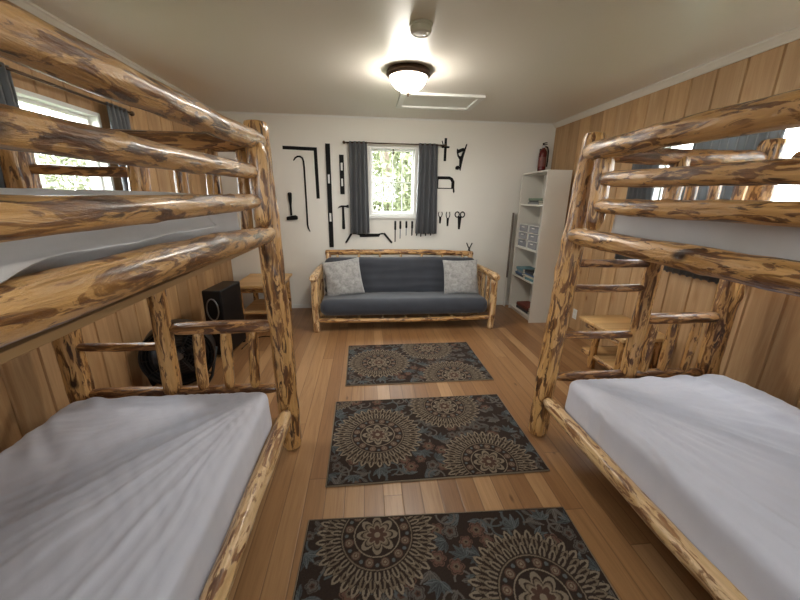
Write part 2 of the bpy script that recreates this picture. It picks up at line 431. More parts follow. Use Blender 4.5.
# ------------------------------------------------------------------ bunk beds
def bunk_bed(label, xl, xr, xm, sp, aisle, lean_l, lean_r, xa, xw):
    """xl/xr posts, xm middle post, sp spindle x's; aisle = +1 (aisle on the right) or -1; xa/xw rail lines"""
    root=thing('bunk_bed',label,'bunk bed',((xl+xr)/2,.76,0)); K=.82 if aisle>0 else 1.0
    o=Vector(root.location); Y=1.83; Y0=-.36
    def L(name,a,b,*k,**kw):
        return log_obj(name,Vector(a)-o,Vector(b)-o,*k,parent=root,**kw)
    for y in (Y,Y0):
        for x,ln in ((xl,lean_l),(xr,lean_r)):
            L('post',(x+ln[0],y,0.008),(x+ln[1],y,1.79),.060,.060,tl=.03,taper0=.93,taper1=.9,bend=.008,dome=.15)
    # foot and head frames
    for y in (Y,Y0):
        L('end_rail',(xl+.03,y,.405),(xr-.03,y,.40),.031,m='log_dark',tl=.08,taper0=.7,taper1=.7,bend=.006)
        L('end_rail',(xl+.03,y,1.70),(xr-.03,y,1.70),.043,m='log_dark',tl=.08,taper0=.7,taper1=.7)
        L('end_rail',(xl+.03,y,1.255),(xr-.03,y,1.255),.034,m='log_dark',tl=.08,taper0=.7,taper1=.7)
        L('middle_post',(xm-.012,y-.01,.41),(xm+.025,y-.01,1.685),.046,.044,m='log',bend=.006)
        L('end_rail',(xm+.03,y,.775),(xr-.03,y,.785),.036,m='log_dark',tl=.07,taper0=.72,taper1=.72,bend=.006)
        for s in sp:
            L('spindle',(s-.004,y,.405),(s+.014,y,.765),.030,.029,m='log',tl=.05,taper0=.7,taper1=.75,bend=.006)
            L('spindle',(s+.045,y,1.27),(s+.055,y,1.68),.030,.029,m='log',tl=.05,taper0=.7,taper1=.75,bend=.006)
        if y==Y:
            for z in (.68,.975,1.118,1.56):
                L('rung',(xl+.03,y,z+.004),(xm+.0,y,z-.002),.0235,m='log_dark',tl=.06,taper0=.75,taper1=.75,bend=.006)
    # side rails
    for x in (xa,xw):
        main = x==xa
        e=Y-.09; s=Y0+.09
        L('side_rail',(x,s,.345),(x,e,.288),.038,.040,m='log_pale',tl=.07,taper1=.72,taper0=.72,bend=.010)
        L('side_rail',(x,s,1.288+(.03 if main and aisle>0 else 0)),(x,e,1.290),.047*K,.043*K**.3,tl=.09,taper1=.74,taper0=.74,bend=.010,lump=.075)
        L('top_rail',(x,s,1.675-(.006 if aisle>0 else 0)),(x,e-.02,1.690),.047*K**1.6,.044*K**.8,tl=.09,taper1=.74,taper0=.74,bend=.010,lump=.075)
        if main:
            for y in (1.605,-.12):
                L('guard_post',(x+.012,y,1.335),(x+.012,y,1.668),.040,.040,tl=.05,taper0=.75,taper1=.75,bend=.006)
            L('guard_rail',(x,-.15,1.428),(x,1.575,1.44),.034*K,.033*K**.5,tl=.08,taper0=.7,taper1=.75,bend=.007,lump=.07)
            L('guard_rail',(x,-.15,1.532),(x,1.575,1.558),.034*K,.033*K**.5,tl=.08,taper0=.7,taper1=.75,bend=.007,lump=.07)
    # decks carried between the rails
    a,b=min(xa,xw)+.03,max(xa,xw)-.03
    for z,nm in ((.262,'mattress_board'),(1.244,'mattress_board')):
        MB().box((a-o.x,Y0+.12-o.y,z-.008),(b-o.x,Y-.11-o.y,z+.008)).build(nm,M['plywood'],root,bevel=.002)
        for y in (.1,.55,.98,1.40):
            if z>1: continue
            L('cross_log',(a-.012,y,z-.018),(b+.012,y,z-.018),.030,m='log_pale',tl=.04,taper0=.85,taper1=.85,bend=.003)
    return root
bunk_bed('log bunk bed on the left, standing along the wall with the fan and black box',
         -1.555,-.485,-1.07,(-.92,-.778,-.637),1,(.0,.0),(.02,-.02),-.46,-1.565)
bunk_bed('log bunk bed on the right, near the white bookcase with its ladder beside the aisle',
         1.14,2.205,1.652,(1.742,1.882,2.034),-1,(-.04,.04),(.0,.0),1.085,2.235)

# mattresses --------------------------------------------------------------
def lattice_box(sx,sy,sz,step):
    nx,ny,nz=[max(2,int(round(s/step))) for s in (sx,sy,sz)]
    idx={}; v=[]; f=[]
    def V(i,j,k):
        key=(i,j,k)
        if key not in idx:
            idx[key]=len(v); v.append((sx*(i/nx-.5),sy*(j/ny-.5),sz*(k/nz)))
        return idx[key]
    for i in range(nx):
        for j in range(ny):
            f.append((V(i,j,nz),V(i+1,j,nz),V(i+1,j+1,nz),V(i,j+1,nz))); f.append((V(i,j,0),V(i,j+1,0),V(i+1,j+1,0),V(i+1,j,0)))
    for i in range(nx):
        for k in range(nz):
            f.append((V(i,0,k),V(i+1,0,k),V(i+1,0,k+1),V(i,0,k+1))); f.append((V(i,ny,k),V(i,ny,k+1),V(i+1,ny,k+1),V(i+1,ny,k)))
    for j in range(ny):
        for k in range(nz):
            f.append((V(0,j,k),V(0,j,k+1),V(0,j+1,k+1),V(0,j+1,k))); f.append((V(nx,j,k),V(nx,j+1,k),V(nx,j+1,k+1),V(nx,j,k+1)))
    return np.array(v),f
def rounded(v,sx,sy,sz,r,rv=None):
    """round box corners: rv = plan corner radius, r = edge radius"""
    rv=rv or r
    p=v.copy(); n=np.zeros_like(v)
    # plan rounding
    ix=np.clip(p[:,0],-sx/2+rv,sx/2-rv); iy=np.clip(p[:,1],-sy/2+rv,sy/2-rv)
    dx=p[:,0]-ix; dy=p[:,1]-iy; big=np.maximum(abs(dx),abs(dy)); l=np.hypot(dx,dy); l[l==0]=1
    p[:,0]=ix+dx/l*big; p[:,1]=iy+dy/l*big
    # edge rounding: pull in near top and bottom
    z=p[:,2]; iz=np.clip(z,r,sz-r); dz=z-iz
    d=np.hypot(p[:,0]-ix,p[:,1]-iy)       # distance from inner plan core
    w=np.clip((d-(rv-r))/r,0,1)           # 0 inside, 1 on the side
    q=np.abs(dz)/r; m=np.maximum(w,q); ll=np.hypot(w,q); ll[ll==0]=1
    nw=w/ll*m; nq=q/ll*m
    dn=np.where(w>0,(rv-r)+nw*r,d); k=np.where(d>1e-9,dn/np.maximum(d,1e-9),1)
    p[:,0]=ix+(p[:,0]-ix)*k; p[:,1]=iy+(p[:,1]-iy)*k; p[:,2]=iz+np.sign(dz)*nq*r
    hx=np.where(d>1e-9,(p[:,0]-ix)/np.maximum(np.hypot(p[:,0]-ix,p[:,1]-iy),1e-9),0)
    hy=np.where(d>1e-9,(p[:,1]-iy)/np.maximum(np.hypot(p[:,0]-ix,p[:,1]-iy),1e-9),0)
    n[:,0]=hx*nw; n[:,1]=hy*nw; n[:,2]=np.sign(dz)*nq
    ln=np.linalg.norm(n,axis=1); ln[ln==0]=1
    return p,n/ln[:,None]
def nz(x,y,z=0): return noise.noise((x,y,z))
def mattress(name,label,x0,x1,y0,y1,z0,z1,mat_,folds,seed,step=.011,group=None):
    sx,sy,sz=x1-x0,y1-y0,z1-z0
    v,f=lattice_box(sx,sy,sz,step); p,n=rounded(v,sx,sy,sz,.036,.075)
    out=np.empty_like(p)
    for i in range(len(p)):
        x,y,z=p[i]; d=folds(x+(x0+x1)/2,y+(y0+y1)/2,z)
        if n[i,2]<-.3: d=0
        elif n[i,2]<.4: d=d*.8+.006*nz(x*3+seed,y*3,z*9)+.004*abs(math.sin(14*y+3*nz(y*2,seed)))*(1-z/sz)
        out[i]=p[i]+n[i]*d
    # hem at the bottom of the sheet: slightly wavy
    me=bpy.data.meshes.new(name); me.from_pydata(out.tolist(),[],f); me.update()
    o=link(name,me,mat_,None,True); o.location=((x0+x1)/2,(y0+y1)/2,z0)
    return tag(o,label,'mattress',group)
def ridge(t,w): return math.exp(-(t/w)**2)
def folds_left(x,y,z):
    cx,cy=-.56,1.60; dx,dy=x-cx,y-cy; r=math.hypot(dx,dy); a=math.atan2(-dx,-dy)      # fan out of the far aisle corner
    d=0
    for an,w,h in ((.10,.030,.008),(.20,.022,.010),(.34,.035,.006),(.48,.03,.009),(.66,.045,.007),(.9,.05,.005),(1.2,.06,.005)):
        d+=h*ridge(a-an-.05*nz(r*2,an*9),w)*min(1,r/.25)*max(.15,1-r/1.9)
    d+=.0035*nz(x*9+.8*y*7,y*3)*(1 if x>-1.2 else 1.5)+.002*nz(x*26,y*12,3)
    if x<-1.1 and y>.9: d+=.004*math.sin(60*(x*.5+y*.55)+4*nz(x*5,y*5))*min(1,(-1.1-x)/.15)
    d+=.0065*max(0,math.sin(95*a+6*nz(r*3,a*4)))*min(1,r/.3)*max(0,1-r/1.3)*(1 if a>0 else 0)
    d+=.006*abs(nz(x*14+y*9,y*3-x*2,2))
    return d-.006*ridge(x+.95,.35)
def folds_right(x,y,z):
    cx,cy=1.17,1.60; dx,dy=x-cx,y-cy; r=math.hypot(dx,dy); a=math.atan2(dx,-dy)
    d=0
    for an,w,h in ((-.01,.02,.012),(.07,.02,.011),(.16,.02,.014),(.28,.022,.012),(.40,.026,.013),(.55,.03,.010),(.72,.035,.011),(.95,.05,.010),(1.2,.05,.008)):
        d+=h*ridge(a-an-.05*nz(r*2,an*7+4),w)*min(1,r/.25)*max(.2,1-r/2.2)
    d+=.008*math.sin(38*(x*.85+y*.28)+2.5*nz(x*3,y*2))*min(1,max(0,(x-1.45)/.3))
    d+=.003*nz(x*10,y*4,8)+.002*nz(x*28,y*14,5)
    d+=.0065*max(0,math.sin(80*a+5*nz(r*3,a*4)))*min(1,r/.3)*max(0,1-r/1.6)
    d+=.006*abs(nz(x*13+y*5,y*3-x*2,2))
    return d-.006*ridge(x-1.62,.35)
def folds_up(x,y,z): return .006*nz(x*3,y*4,2)+.003*nz(x*9,y*12,7)+.004*math.sin(9*y+11*z+3*nz(y*2,z*5))
mattress('mattress','single mattress in a wrinkled white sheet on the lower bunk left of the rugs',-1.45,-.508,-.24,1.675,.272,.485,M['sheet'],folds_left,1)
mattress('mattress','single mattress in a creased white sheet on the lower bunk right of the rugs',1.13,2.14,-.24,1.675,.272,.485,M['sheet'],folds_right,2)
upl=mattress('mattress','white sheeted mattress on the upper bunk at left, sheet hem hanging over its big rail',-1.49,-.535,-.24,1.60,1.253,1.463,M['sheet_w'],folds_up,3,.02)
mattress('mattress','grey white mattress on the upper bunk at right, in front of the dark striped curtains',1.16,2.15,-.24,1.60,1.253,1.463,M['sheet_w'],folds_up,4,.02)

# the loose hem of the upper left sheet lies over its rail
v=[];f=[]; o=Vector(upl.location); ny=90; prof=[(-.540,1.405),(-.528,1.372),(-.512,1.352),(-.494,1.347),(-.474,1.349),(-.455,1.350),(-.438,1.343),(-.424,1.330)]
for j in range(ny+1):
    y=-.1+1.35*j/ny; k=max(.36,min(1,.78+.5*nz(y*4,2)-.55*max(0,y-.45)))
    for i,(x,z) in enumerate(prof):
        q=i/(len(prof)-1)*k; a=q*(len(prof)-1); b=int(min(a,len(prof)-2)); t_=a-b
        X=prof[b][0]+(prof[b+1][0]-prof[b][0])*t_; Z=prof[b][1]+(prof[b+1][1]-prof[b][1])*t_+.016+.004*nz(y*14,i*.6)+.002
        v.append((X-o.x,y-o.y,Z-o.z))
n=len(prof)
for j in range(ny):
    for i in range(n-1): a=j*n+i; f.append((a,a+1,a+n+1,a+n))
me=bpy.data.meshes.new('sheet_hem'); me.from_pydata(v,[],f); hem=link('sheet_hem',me,M['sheet_w'],upl,True)
sm=hem.modifiers.new('s','SOLIDIFY'); sm.thickness=.003

# ------------------------------------------------------------------ rugs
RW,RH=1.235,.785
def rug_mesh():
    nx,ny=440,280
    X,Y=np.meshgrid(np.linspace(-RW/2,RW/2,nx),np.linspace(-RH/2,RH/2,ny))
    base=np.array([.031,.020,.015]); tan=np.array([.205,.16,.115]); tan2=np.array([.12,.09,.062])
    blue=np.array([.062,.066,.066]); rust=np.array([.075,.040,.028]); grey=np.array([.062,.053,.046])
    col=np.tile(base,(ny,nx,1)); rs=np.random.RandomState(4)
    def put(mask,c,a=1.0): col[mask]=col[mask]*(1-a)+c*a
    # background: scrolling vines, leaves and small flowers
    def leaf(cx,cy,L,w,ang,c,vein=True):
        u=(X-cx)*math.cos(ang)+(Y-cy)*math.sin(ang); q=-(X-cx)*math.sin(ang)+(Y-cy)*math.cos(ang)
        s=u/L; ok=(s>0)&(s<1); h=w*np.sin(np.pi*np.clip(s,0,1))**.8*(1-.35*s)
        put(ok&(np.abs(q)<h),c); put(ok&(np.abs(q)<h*.55),c*.55)
        if vein: put(ok&(np.abs(q)<.0028),c*1.25)
    def flower(cx,cy,r,n,c,c2):
        R=np.hypot(X-cx,Y-cy); T=np.arctan2(Y-cy,X-cx)
        e=r*(.72+.28*np.abs(np.cos(n*T/2)))
        put(R<e,c); put((R<e*.86)&(R>e*.76),base); put(R<e*.4,c2); put(R<e*.2,base)
    def vine(cx,cy,r,a0,a1,c,wd=.0045):
        R=np.hypot(X-cx,Y-cy); T=np.arctan2(Y-cy,X-cx); T=np.mod(T-a0,2*np.pi)
        put((np.abs(R-r*(1-.5*T/max(a1-a0,.1)))<wd)&(T<a1-a0),c)
    pts=[]
    for _ in range(1500):
        p=(rs.uniform(-RW/2,RW/2),rs.uniform(-RH/2,RH/2))
        if all(math.hypot(p[0]-q[0],p[1]-q[1])>.052 for q in pts): pts.append(p)
    for i,(cx,cy) in enumerate(pts):
        k=i%7; a=rs.uniform(0,2*PI)
        if k in (0,1): 
            for j in range(5): leaf(cx,cy,rs.uniform(.05,.075),.014,a+(j-2)*.55,blue*rs.uniform(.8,1.5))
        elif k in (2,): flower(cx,cy,rs.uniform(.03,.045),6,rust*1.5,tan2)
        elif k==3: vine(cx,cy,rs.uniform(.045,.07),a,a+4.2,grey*1.7); leaf(cx,cy,.05,.012,a+1,grey*1.4)
        elif k==4: flower(cx,cy,rs.uniform(.025,.04),5,grey*1.5,rust)
        elif k==5:
            for j in range(3): leaf(cx,cy,rs.uniform(.06,.09),.013,a+(j-1)*.7,grey*rs.uniform(1.0,1.8))
        else: vine(cx,cy,rs.uniform(.05,.08),a,a+4.5,blue*1.2); 
    def medallion(cx,cy,S):
        R=np.hypot(X-cx,Y-cy)/S; T=np.arctan2(Y-cy,X-cx)
        # outer collar of pointed leaves in three staggered rows
        put(R<.80,base)
        for r0,r1,n,ph,c in ((.78,1.0,34,0,tan),(.68,.90,34,.5,tan2*1.25),(.58,.78,30,0,tan*.92)):
            P=np.mod(T/(2*np.pi)*n+ph,1)-.5; s=(R-r0)/(r1-r0); ok=(s>0)&(s<1)
            h=.46*np.sin(np.pi*np.clip(s*.8+.2,0,1))**.8
            put(ok&(np.abs(P)<h),base); put(ok&(np.abs(P)<h*.78),c); put(ok&(np.abs(P)<h*.28)&(s<.75),base)
        put(R<.60,base); put((R<.585)&(R>.565),tan2*1.3)
        # ring of scrolls
        n=12; P=np.mod(T/(2*np.pi)*n,1)-.5
        d=np.hypot(P*.26,R-.47); put((d<.075),rust*1.3); put((d<.055)&(d>.04),tan*.8); put(d<.022,tan)
        P2=np.mod(T/(2*np.pi)*n+.5,1)-.5; put((np.hypot(P2*.26,R-.50)<.03),blue*1.5)
        put((R<.385)&(R>.365),tan)
        # inner petals
        n=8; e=.34*(.62+.38*np.abs(np.cos(n*T/2))); put(R<e,tan*.95); put(R<e*.80,base*1.3); put((R<e*.70)&(R>e*.5),tan2*1.3)
        e2=.17*(.6+.4*np.abs(np.cos(4*T))); put(R<e2+.03,tan); put(R<e2,rust); put(R<.05,tan)
    medallion(-.33,-.005,.285); medallion(.17,.27,.255); medallion(.30,-.30,.27); medallion(-.62,.42,.14)
    edge=np.minimum(RW/2-np.abs(X),RH/2-np.abs(Y)); put(edge<.008,np.array([.03,.02,.015]))
    jit=1+.22*(rs.rand(ny,nx,1)-.5); col*=jit*1.0
    # mesh: gently wavy pile, folded down at the edges
    Z=.008+.0012*rs.rand(ny,nx); Z[edge<.001]=.0015
    v=np.stack([X,Y,Z],-1).reshape(-1,3)
    I=np.arange(nx*ny).reshape(ny,nx)
    f=np.stack([I[:-1,:-1],I[:-1,1:],I[1:,1:],I[1:,:-1]],-1).reshape(-1,4)
    me=bpy.data.meshes.new('rug'); me.vertices.add(len(v)); me.vertices.foreach_set('co',v.ravel().astype(np.float32))
    me.loops.add(f.size); me.loops.foreach_set('vertex_index',f.ravel().astype(np.int32))
    me.polygons.add(len(f)); me.polygons.foreach_set('loop_start',np.arange(0,f.size,4,dtype=np.int32)); me.update(calc_edges=True)
    at=me.color_attributes.new('weave','FLOAT_COLOR','POINT')
    at.data.foreach_set('color',np.concatenate([col.reshape(-1,3),np.ones((nx*ny,1))],1).ravel().astype(np.float32))
    m=mat('rug_weave',(.05,.04,.03),.95,spec=.15); t=NT(m)
    a=t.n('ShaderNodeVertexColor',layer_name='weave'); t.color(a.outputs['Color'])
    tc=t.n('ShaderNodeTexCoord'); t.bump(t.noise(tc.outputs['Object'],420,2),.4,.003)
    me.materials.append(m); return me
RM=rug_mesh()
M['binding']=mat('rug_binding',(.20,.15,.10),.9)
def rug(label,cx,cy,rz,flip):
    r=tag(link('rug',RM),label,'rug'); r.location=(cx,cy,.0005); r.rotation_euler=(0,0,rz+(PI if flip else 0))
    b=MB()
    c=[(-RW/2,-RH/2,.004),(RW/2,-RH/2,.004),(RW/2,RH/2,.004),(-RW/2,RH/2,.004)]
    for i in range(4): b.tube([c[i],c[(i+1)%4]],.0042,8)
    b.build('binding',M['binding'],r,True)
    return r
rug('patterned brown rug nearest the camera, with its largest medallion at the right',.325,.885,-.025,True)
rug('patterned brown rug in the middle of the row of three',.388,1.888,.012,False)
rug('patterned brown rug in front of the futon, farthest of the row of three',.435,2.905,.014,False)

# ------------------------------------------------------------------ futon
fx0,fx1=-.565,1.455; fy0=3.72; fy1=4.36
fu=thing('futon_sofa','log framed futon sofa under the window with the tool wall behind it','sofa',(.445,4.03,0))
o=Vector(fu.location)
def FL(nm,a,b,*k,**kw): return log_obj(nm,Vector(a)-o,Vector(b)-o,*k,parent=fu,**kw)
for x in (fx0,fx1):
    FL('leg',(x,fy0,.006),(x,fy0,.60),.040,.038,tl=.04,taper1=.8,m='log_pale')
    FL('leg',(x,fy1-.1,.006),(x,fy1-.1,.60),.040,.038,tl=.04,taper1=.8,m='log_pale')
    FL('arm',(x,fy0-.07,.625),(x,fy1+.0,.615),.046,.042,tl=.05,taper0=.85,m='log_pale')
    FL('side_rail',(x,fy0+.03,.20),(x,fy1-.12,.20),.030,m='log_pale')
    for y in (3.9,4.07): FL('spindle',(x,y,.21),(x,y,.60),.022,m='log_pale')
FL('front_rail',(fx0+.02,fy0,.132),(fx1-.02,fy0,.138),.027,m='log',tl=.06,taper0=.75,taper1=.75,n=14)
FL('rear_rail',(fx0+.02,fy1-.1,.15),(fx1-.02,fy1-.1,.15),.030,m='log_pale',n=14)
FL('back_rail',(fx0+.06,4.43,.79),(fx1-.06,4.43,.775),.036,m='log',n=16)
for x in (fx0+.09,fx1-.09): FL('back_post',(x,4.26,.20),(x,4.43,.80),.034,m='log_pale')
for i in range(7):
    x=-.36+i*.27; FL('back_slat',(x,4.27,.22),(x,4.42,.77),.018,m='log_pale',n=8)
for i in range(7):
    x=-.36+i*.27; FL('seat_slat',(x,fy0+.02,.145),(x,fy1-.12,.16),.016,m='log_pale',n=8)

def soft_box(name,sx,sy,sz,r,rv,mat_,parent,mtx,fold=None,step=.03,puff=0):
    v,f=lattice_box(sx,sy,sz,step); p,n=rounded(v,sx,sy,sz,r,rv); out=[]
    for i in range(len(p)):
        x,y,z=p[i]; d=fold(x,y,z,n[i]) if fold else 0
        q=Vector(p[i])+Vector(n[i])*d
        out.append(tuple(mtx@q))
    me=bpy.data.meshes.new(name); me.from_pydata(out,[],f); me.update()
    return link(name,me,mat_,parent,True)
fm=thing('futon_mattress','dark slate blue futon mattress folded into seat and back on the log frame','cushion',(.445,4.03,.2))
o2=Vector(fm.location)
def foldseat(x,y,z,n):
    return .006*nz(x*2,y*4,1)+.004*math.sin(7*x+9*y)*nz(x*3,y*3,5)+.003*nz(x*10,z*14,2)
T=Matrix.Translation(Vector((.445,3.95,.170))-o2)@Matrix.Rotation(-.06,4,'X')
soft_box('seat_section',1.93,.56,.19,.08,.09,M['navy'],fm,T,foldseat,.022)
def foldback(x,y,z,n):
    d=.010*nz(x*1.5,z*4,3)+.004*nz(x*6,z*12,4)
    for a,b,h in ((.10,.25,.012),(.2,.1,.010),(.31,.42,.008),(.36,-.3,.008)):
        d+=h*ridge(z-a-.10*b*x-.02*nz(x*2,a*9),.018)
    return d
T=Matrix.Translation(Vector((.445,4.175,.30))-o2)@Matrix.Rotation(-.26,4,'X')
soft_box('back_section',1.90,.16,.47,.07,.075,M['navy'],fm,T,foldback,.022)

def cushion(label,s,loc,rot,seed):
    n=34; v=[];f=[]
    for side in (1,-1):
        for j in range(n+1):
            for i in range(n+1):
                a=2*i/n-1; b=2*j/n-1
                pin=1-.055*(1-abs(b)**2.2)*abs(a)**3 ; pin2=1-.055*(1-abs(a)**2.2)*abs(b)**3
                h=.075*((1-a*a)*(1-b*b))**.42
                h+=.006*nz(a*2+seed,b*2,side)*(1-a*a)*(1-b*b)+.004*math.sin(9*(a+b*.6)+seed)*(1-a*a)*(1-b*b)
                v.append((a*s/2*pin,side*h,s/2+b*s/2*pin2))
    N=(n+1)*(n+1)
    for sd in range(2):
        for j in range(n):
            for i in range(n):
                q=[sd*N+j*(n+1)+i,sd*N+j*(n+1)+i+1,sd*N+(j+1)*(n+1)+i+1,sd*N+(j+1)*(n+1)+i]
                f.append(tuple(q if sd else q[::-1]))
    me=bpy.data.meshes.new('throw_pillow'); me.from_pydata(v,[],f)
    bm=bmesh.new(); bm.from_mesh(me); bmesh.ops.remove_doubles(bm,verts=bm.verts,dist=1e-4); bmesh.ops.recalc_face_normals(bm,faces=bm.faces); bm.to_mesh(me); bm.free()
    ob=tag(link('throw_pillow',me,M['pillow'],None,True),label,'pillow','grey pillows on the futon')
    ob.location=loc; ob.rotation_euler=rot; return ob
cushion('grey throw pillow tilted on one side at the left end of the futon',.44,(-.235,3.945,.352),(-.42,-.13,.10),1.3)
cushion('grey throw pillow set squarely at the right end of the futon',.43,(1.145,3.945,.352),(-.38,-.02,-.06),4.1)

# ------------------------------------------------------------------ log side tables
def log_table(label,x0,x1,y0,y1,z,shelf_z,r=.034,far=.06):
    root=thing('log_table',label,'side table',((x0+x1)/2,(y0+y1)/2,0)); o=Vector(root.location)
    hx,hy=(x1-x0)/2,(y1-y0)/2
    MB().box((-hx,-hy,z-.032),(hx,hy,z)).build('tabletop',M['pine_top'],root,bevel=.008,seg=3)
    for a in (-1,1):
        for b in (-1,1):
            ly=hy-far if b>0 else -hy+.06
            log_obj('leg',(a*(hx-.06),ly,.004),(a*(hx-.06),ly,z-.025),r,r*.95,parent=root,m='log',tl=.03)
    for b in (-1,1):
        log_obj('apron_rail',(-hx+.06,b*(hy-.06),z-.075),(hx-.06,b*(hy-.06),z-.075),.024,parent=root,m='log')
    for a in (-1,1):
        log_obj('apron_rail',(a*(hx-.06),-hy+.06,z-.075),(a*(hx-.06),hy-.06,z-.075),.024,parent=root,m='log')
        log_obj('shelf_rail',(a*(hx-.06),-hy+.06,shelf_z-.03),(a*(hx-.06),hy-.06,shelf_z-.03),.022,parent=root,m='log')
    MB().box((-hx+.05,-hy+.05,shelf_z-.02),(hx-.05,hy-.05,shelf_z)).build('shelf',M['pine_top'],root,bevel=.004)
    return root
log_table('small log legged side table in the far left corner beside the futon',-1.50,-.965,3.88,4.56,.50,.17)
log_table('small log legged side table behind the right bunk, against the pine wall',1.975,2.41,2.30,2.88,.435,.14,far=.20)

# ------------------------------------------------------------------ black box, fan, cord
hb=thing('upright_box','black upright box with grey oval on its front, beside the left wall','appliance',(-1.365,3.33,0),-.10)
MB().box((-.085,-.21,.02),(.085,.19,.645)).build('housing',M['blackpl'],hb,bevel=.012,seg=3)
ov=[(.052*math.cos(a),-.216,.47+.10*math.sin(a)) for a in np.linspace(0,2*PI,40,endpoint=False)]
MB().tube([tuple(p) for p in ov],.006,8,True).build('oval_ring',M['greysteel'],hb,True)
for x in (-.065,.065):
    for y in (-.18,.16): MB().lathe([(.016,0),(.016,.022)],14,(x,y,0)).build('foot',M['blackpl'],hb)

fan=thing('drum_fan','black round drum fan on the floor behind the left bunk','fan',(-1.46,2.62,0),.35)
D=Matrix.Translation((0,0,.285))@Matrix.Rotation(PI/2,4,'X')      # drum axis along y
drum=MB().lathe([(.232,-.085),(.245,-.09),(.250,-.07),(.250,.07),(.245,.09),(.232,.085),(.232,-.085)],48,(0,0,0),D)
drum.build('drum_housing',M['blackpl'],fan,True,auto=40)
gm=MB()
for r in np.linspace(.05,.225,9): gm.tube([D@Vector((r*math.cos(a),r*math.sin(a),.082)) for a in np.linspace(0,2*PI,40,endpoint=False)],.0022,6,True)
for k in range(12):
    a=2*PI*k/12; gm.tube([D@Vector((.03*math.cos(a),.03*math.sin(a),.084)),D@Vector((.234*math.cos(a),.234*math.sin(a),.082))],.0026,6)
gm.build('front_grille',M['fan_wire'],fan,True)
gm2=MB()
for r in np.linspace(.06,.225,6): gm2.tube([D@Vector((r*math.cos(a),r*math.sin(a),-.082)) for a in np.linspace(0,2*PI,36,endpoint=False)],.0022,6,True)
gm2.build('rear_grille',M['blackpl'],fan,True)
for k in range(4):
    a0=2*PI*k/4; v=[];f=[]
    for i in range(7):
        for j in range(5):
            r=.04+.165*i/6; a=a0+(j/4-.5)*1.1; v.append(D@Vector((r*math.cos(a),r*math.sin(a),(j/4-.5)*.05)))
    for i in range(6):
        for j in range(4): f.append((i*5+j,i*5+j+1,(i+1)*5+j+1,(i+1)*5+j))
    b=MB().add(v,f).build('fan_blade',M['fan_wire'],fan,True); sm=b.modifiers.new('s','SOLIDIFY'); sm.thickness=.002
MB().lathe([(0,.0845),(.034,.083),(.036,.06),(.036,-.06),(0,-.07)],24,(0,0,0),D).build('hub',M['greysteel'],fan,True,auto=40)
st=MB()
for s in (-1,1): st.tube([(s*.15,-.14,.014),(s*.20,-.02,.05),(s*.255,0,.285)],.012).tube([(s*.15,.14,.014),(s*.20,.02,.05),(s*.255,0,.285)],.012)
st.tube([(-.15,-.14,.014),(.15,-.14,.014)],.013).tube([(-.15,.14,.014),(.15,.14,.014)],.013)
st.build('stand',M['blackpl'],fan,True)
MB().box((-.03,.085,.24),(.03,.12,.33)).build('switch_box',M['white'],fan,bevel=.004)
cp=[]
for i in range(60):
    q=i/59; cp.append((-1.24+.55*q-.05*math.sin(9*q), 3.28+.30*math.sin(5.2*q)+.15*q-.25*q*q, .006))
tag(MB().tube(cp,.0045,8).build('power_cord',M['blackpl'],None,True),'thin black power cord curling over the floor beside the black upright box','cord')

# ------------------------------------------------------------------ bookcase and its contents
bx0,bx1,by0,by1=2.00,2.285,3.86,4.50; bz=1.79
bk=thing('bookcase','tall white open bookcase standing in the far right corner','bookcase',((bx0+bx1)/2,(by0+by1)/2,0)); o=Vector(bk.location)
def BK(n,a,b,m='melamine',bev=.0015): return MB().box(Vector(a)-o,Vector(b)-o).build(n,M[m],bk,bevel=bev)
BK('side_panel',(bx0,by0,0),(bx1,by0+.018,bz)); BK('side_panel',(bx0,by1-.018,0),(bx1,by1,bz))
BK('top_panel',(bx0,by0+.018,bz-.018),(bx1,by1-.018,bz)); BK('back_panel',(bx1-.006,by0+.018,.0),(bx1,by1-.018,bz-.018))
SH=(.06,.495,.88,1.415)
for z in SH: BK('shelf',(bx0+.004,by0+.018,z-.018),(bx1-.006,by1-.018,z))
BK('plinth',(bx0+.03,by0+.018,0),(bx0+.045,by1-.018,.042))
def storage_drawers(label,y,z):
    r=thing('storage_drawers',label,'storage drawers',(2.115,y,z),0,'plastic drawer units on the bookcase')
    hx,hy,h=.10,.125,.29
    mb=MB().box((-hx,-hy,0),(hx,-hy+.006,h)).box((-hx,hy-.006,0),(hx,hy,h)).box((hx-.006,-hy,0),(hx,hy,h))
    for k in range(4): mb.box((-hx,-hy,k*(h-.008)/3),(hx,hy,k*(h-.008)/3+.008))
    mb.build('cabinet_body',M['white'],r)
    for k in range(3):
        z0=k*(h-.008)/3+.012; d=MB().box((-hx-.004,-hy+.012,z0),(hx-.01,hy-.012,z0+.074)).build('drawer',M['drawer'],r,bevel=.004)
        MB().box((-hx-.014,-.03,z0+.050),(-hx-.003,.03,z0+.060)).build('handle',M['white'],d,bevel=.002)
    return r
M['drawer']=mat('grey_clear_plastic',(.24,.25,.28),.2)
storage_drawers('white plastic unit of three grey drawers, the farther of two on the bookcase',4.33,.881)
storage_drawers('white plastic unit of three grey drawers, the nearer of two on the bookcase',4.05,.881)
bkcols={'blue':(.06,.12,.22),'teal':(.10,.22,.26),'grey':(.22,.23,.24),'navy':(.03,.04,.08),'brown':(.10,.03,.02),'cream':(.6,.55,.42),'dark':(.03,.03,.035),'red':(.16,.03,.02),'green':(.14,.2,.14)}
for k,c in bkcols.items(): M['bk_'+k]=mat('cover_'+k,c,.45)
M['pages']=mat('paper_pages',(.75,.71,.6),.9)
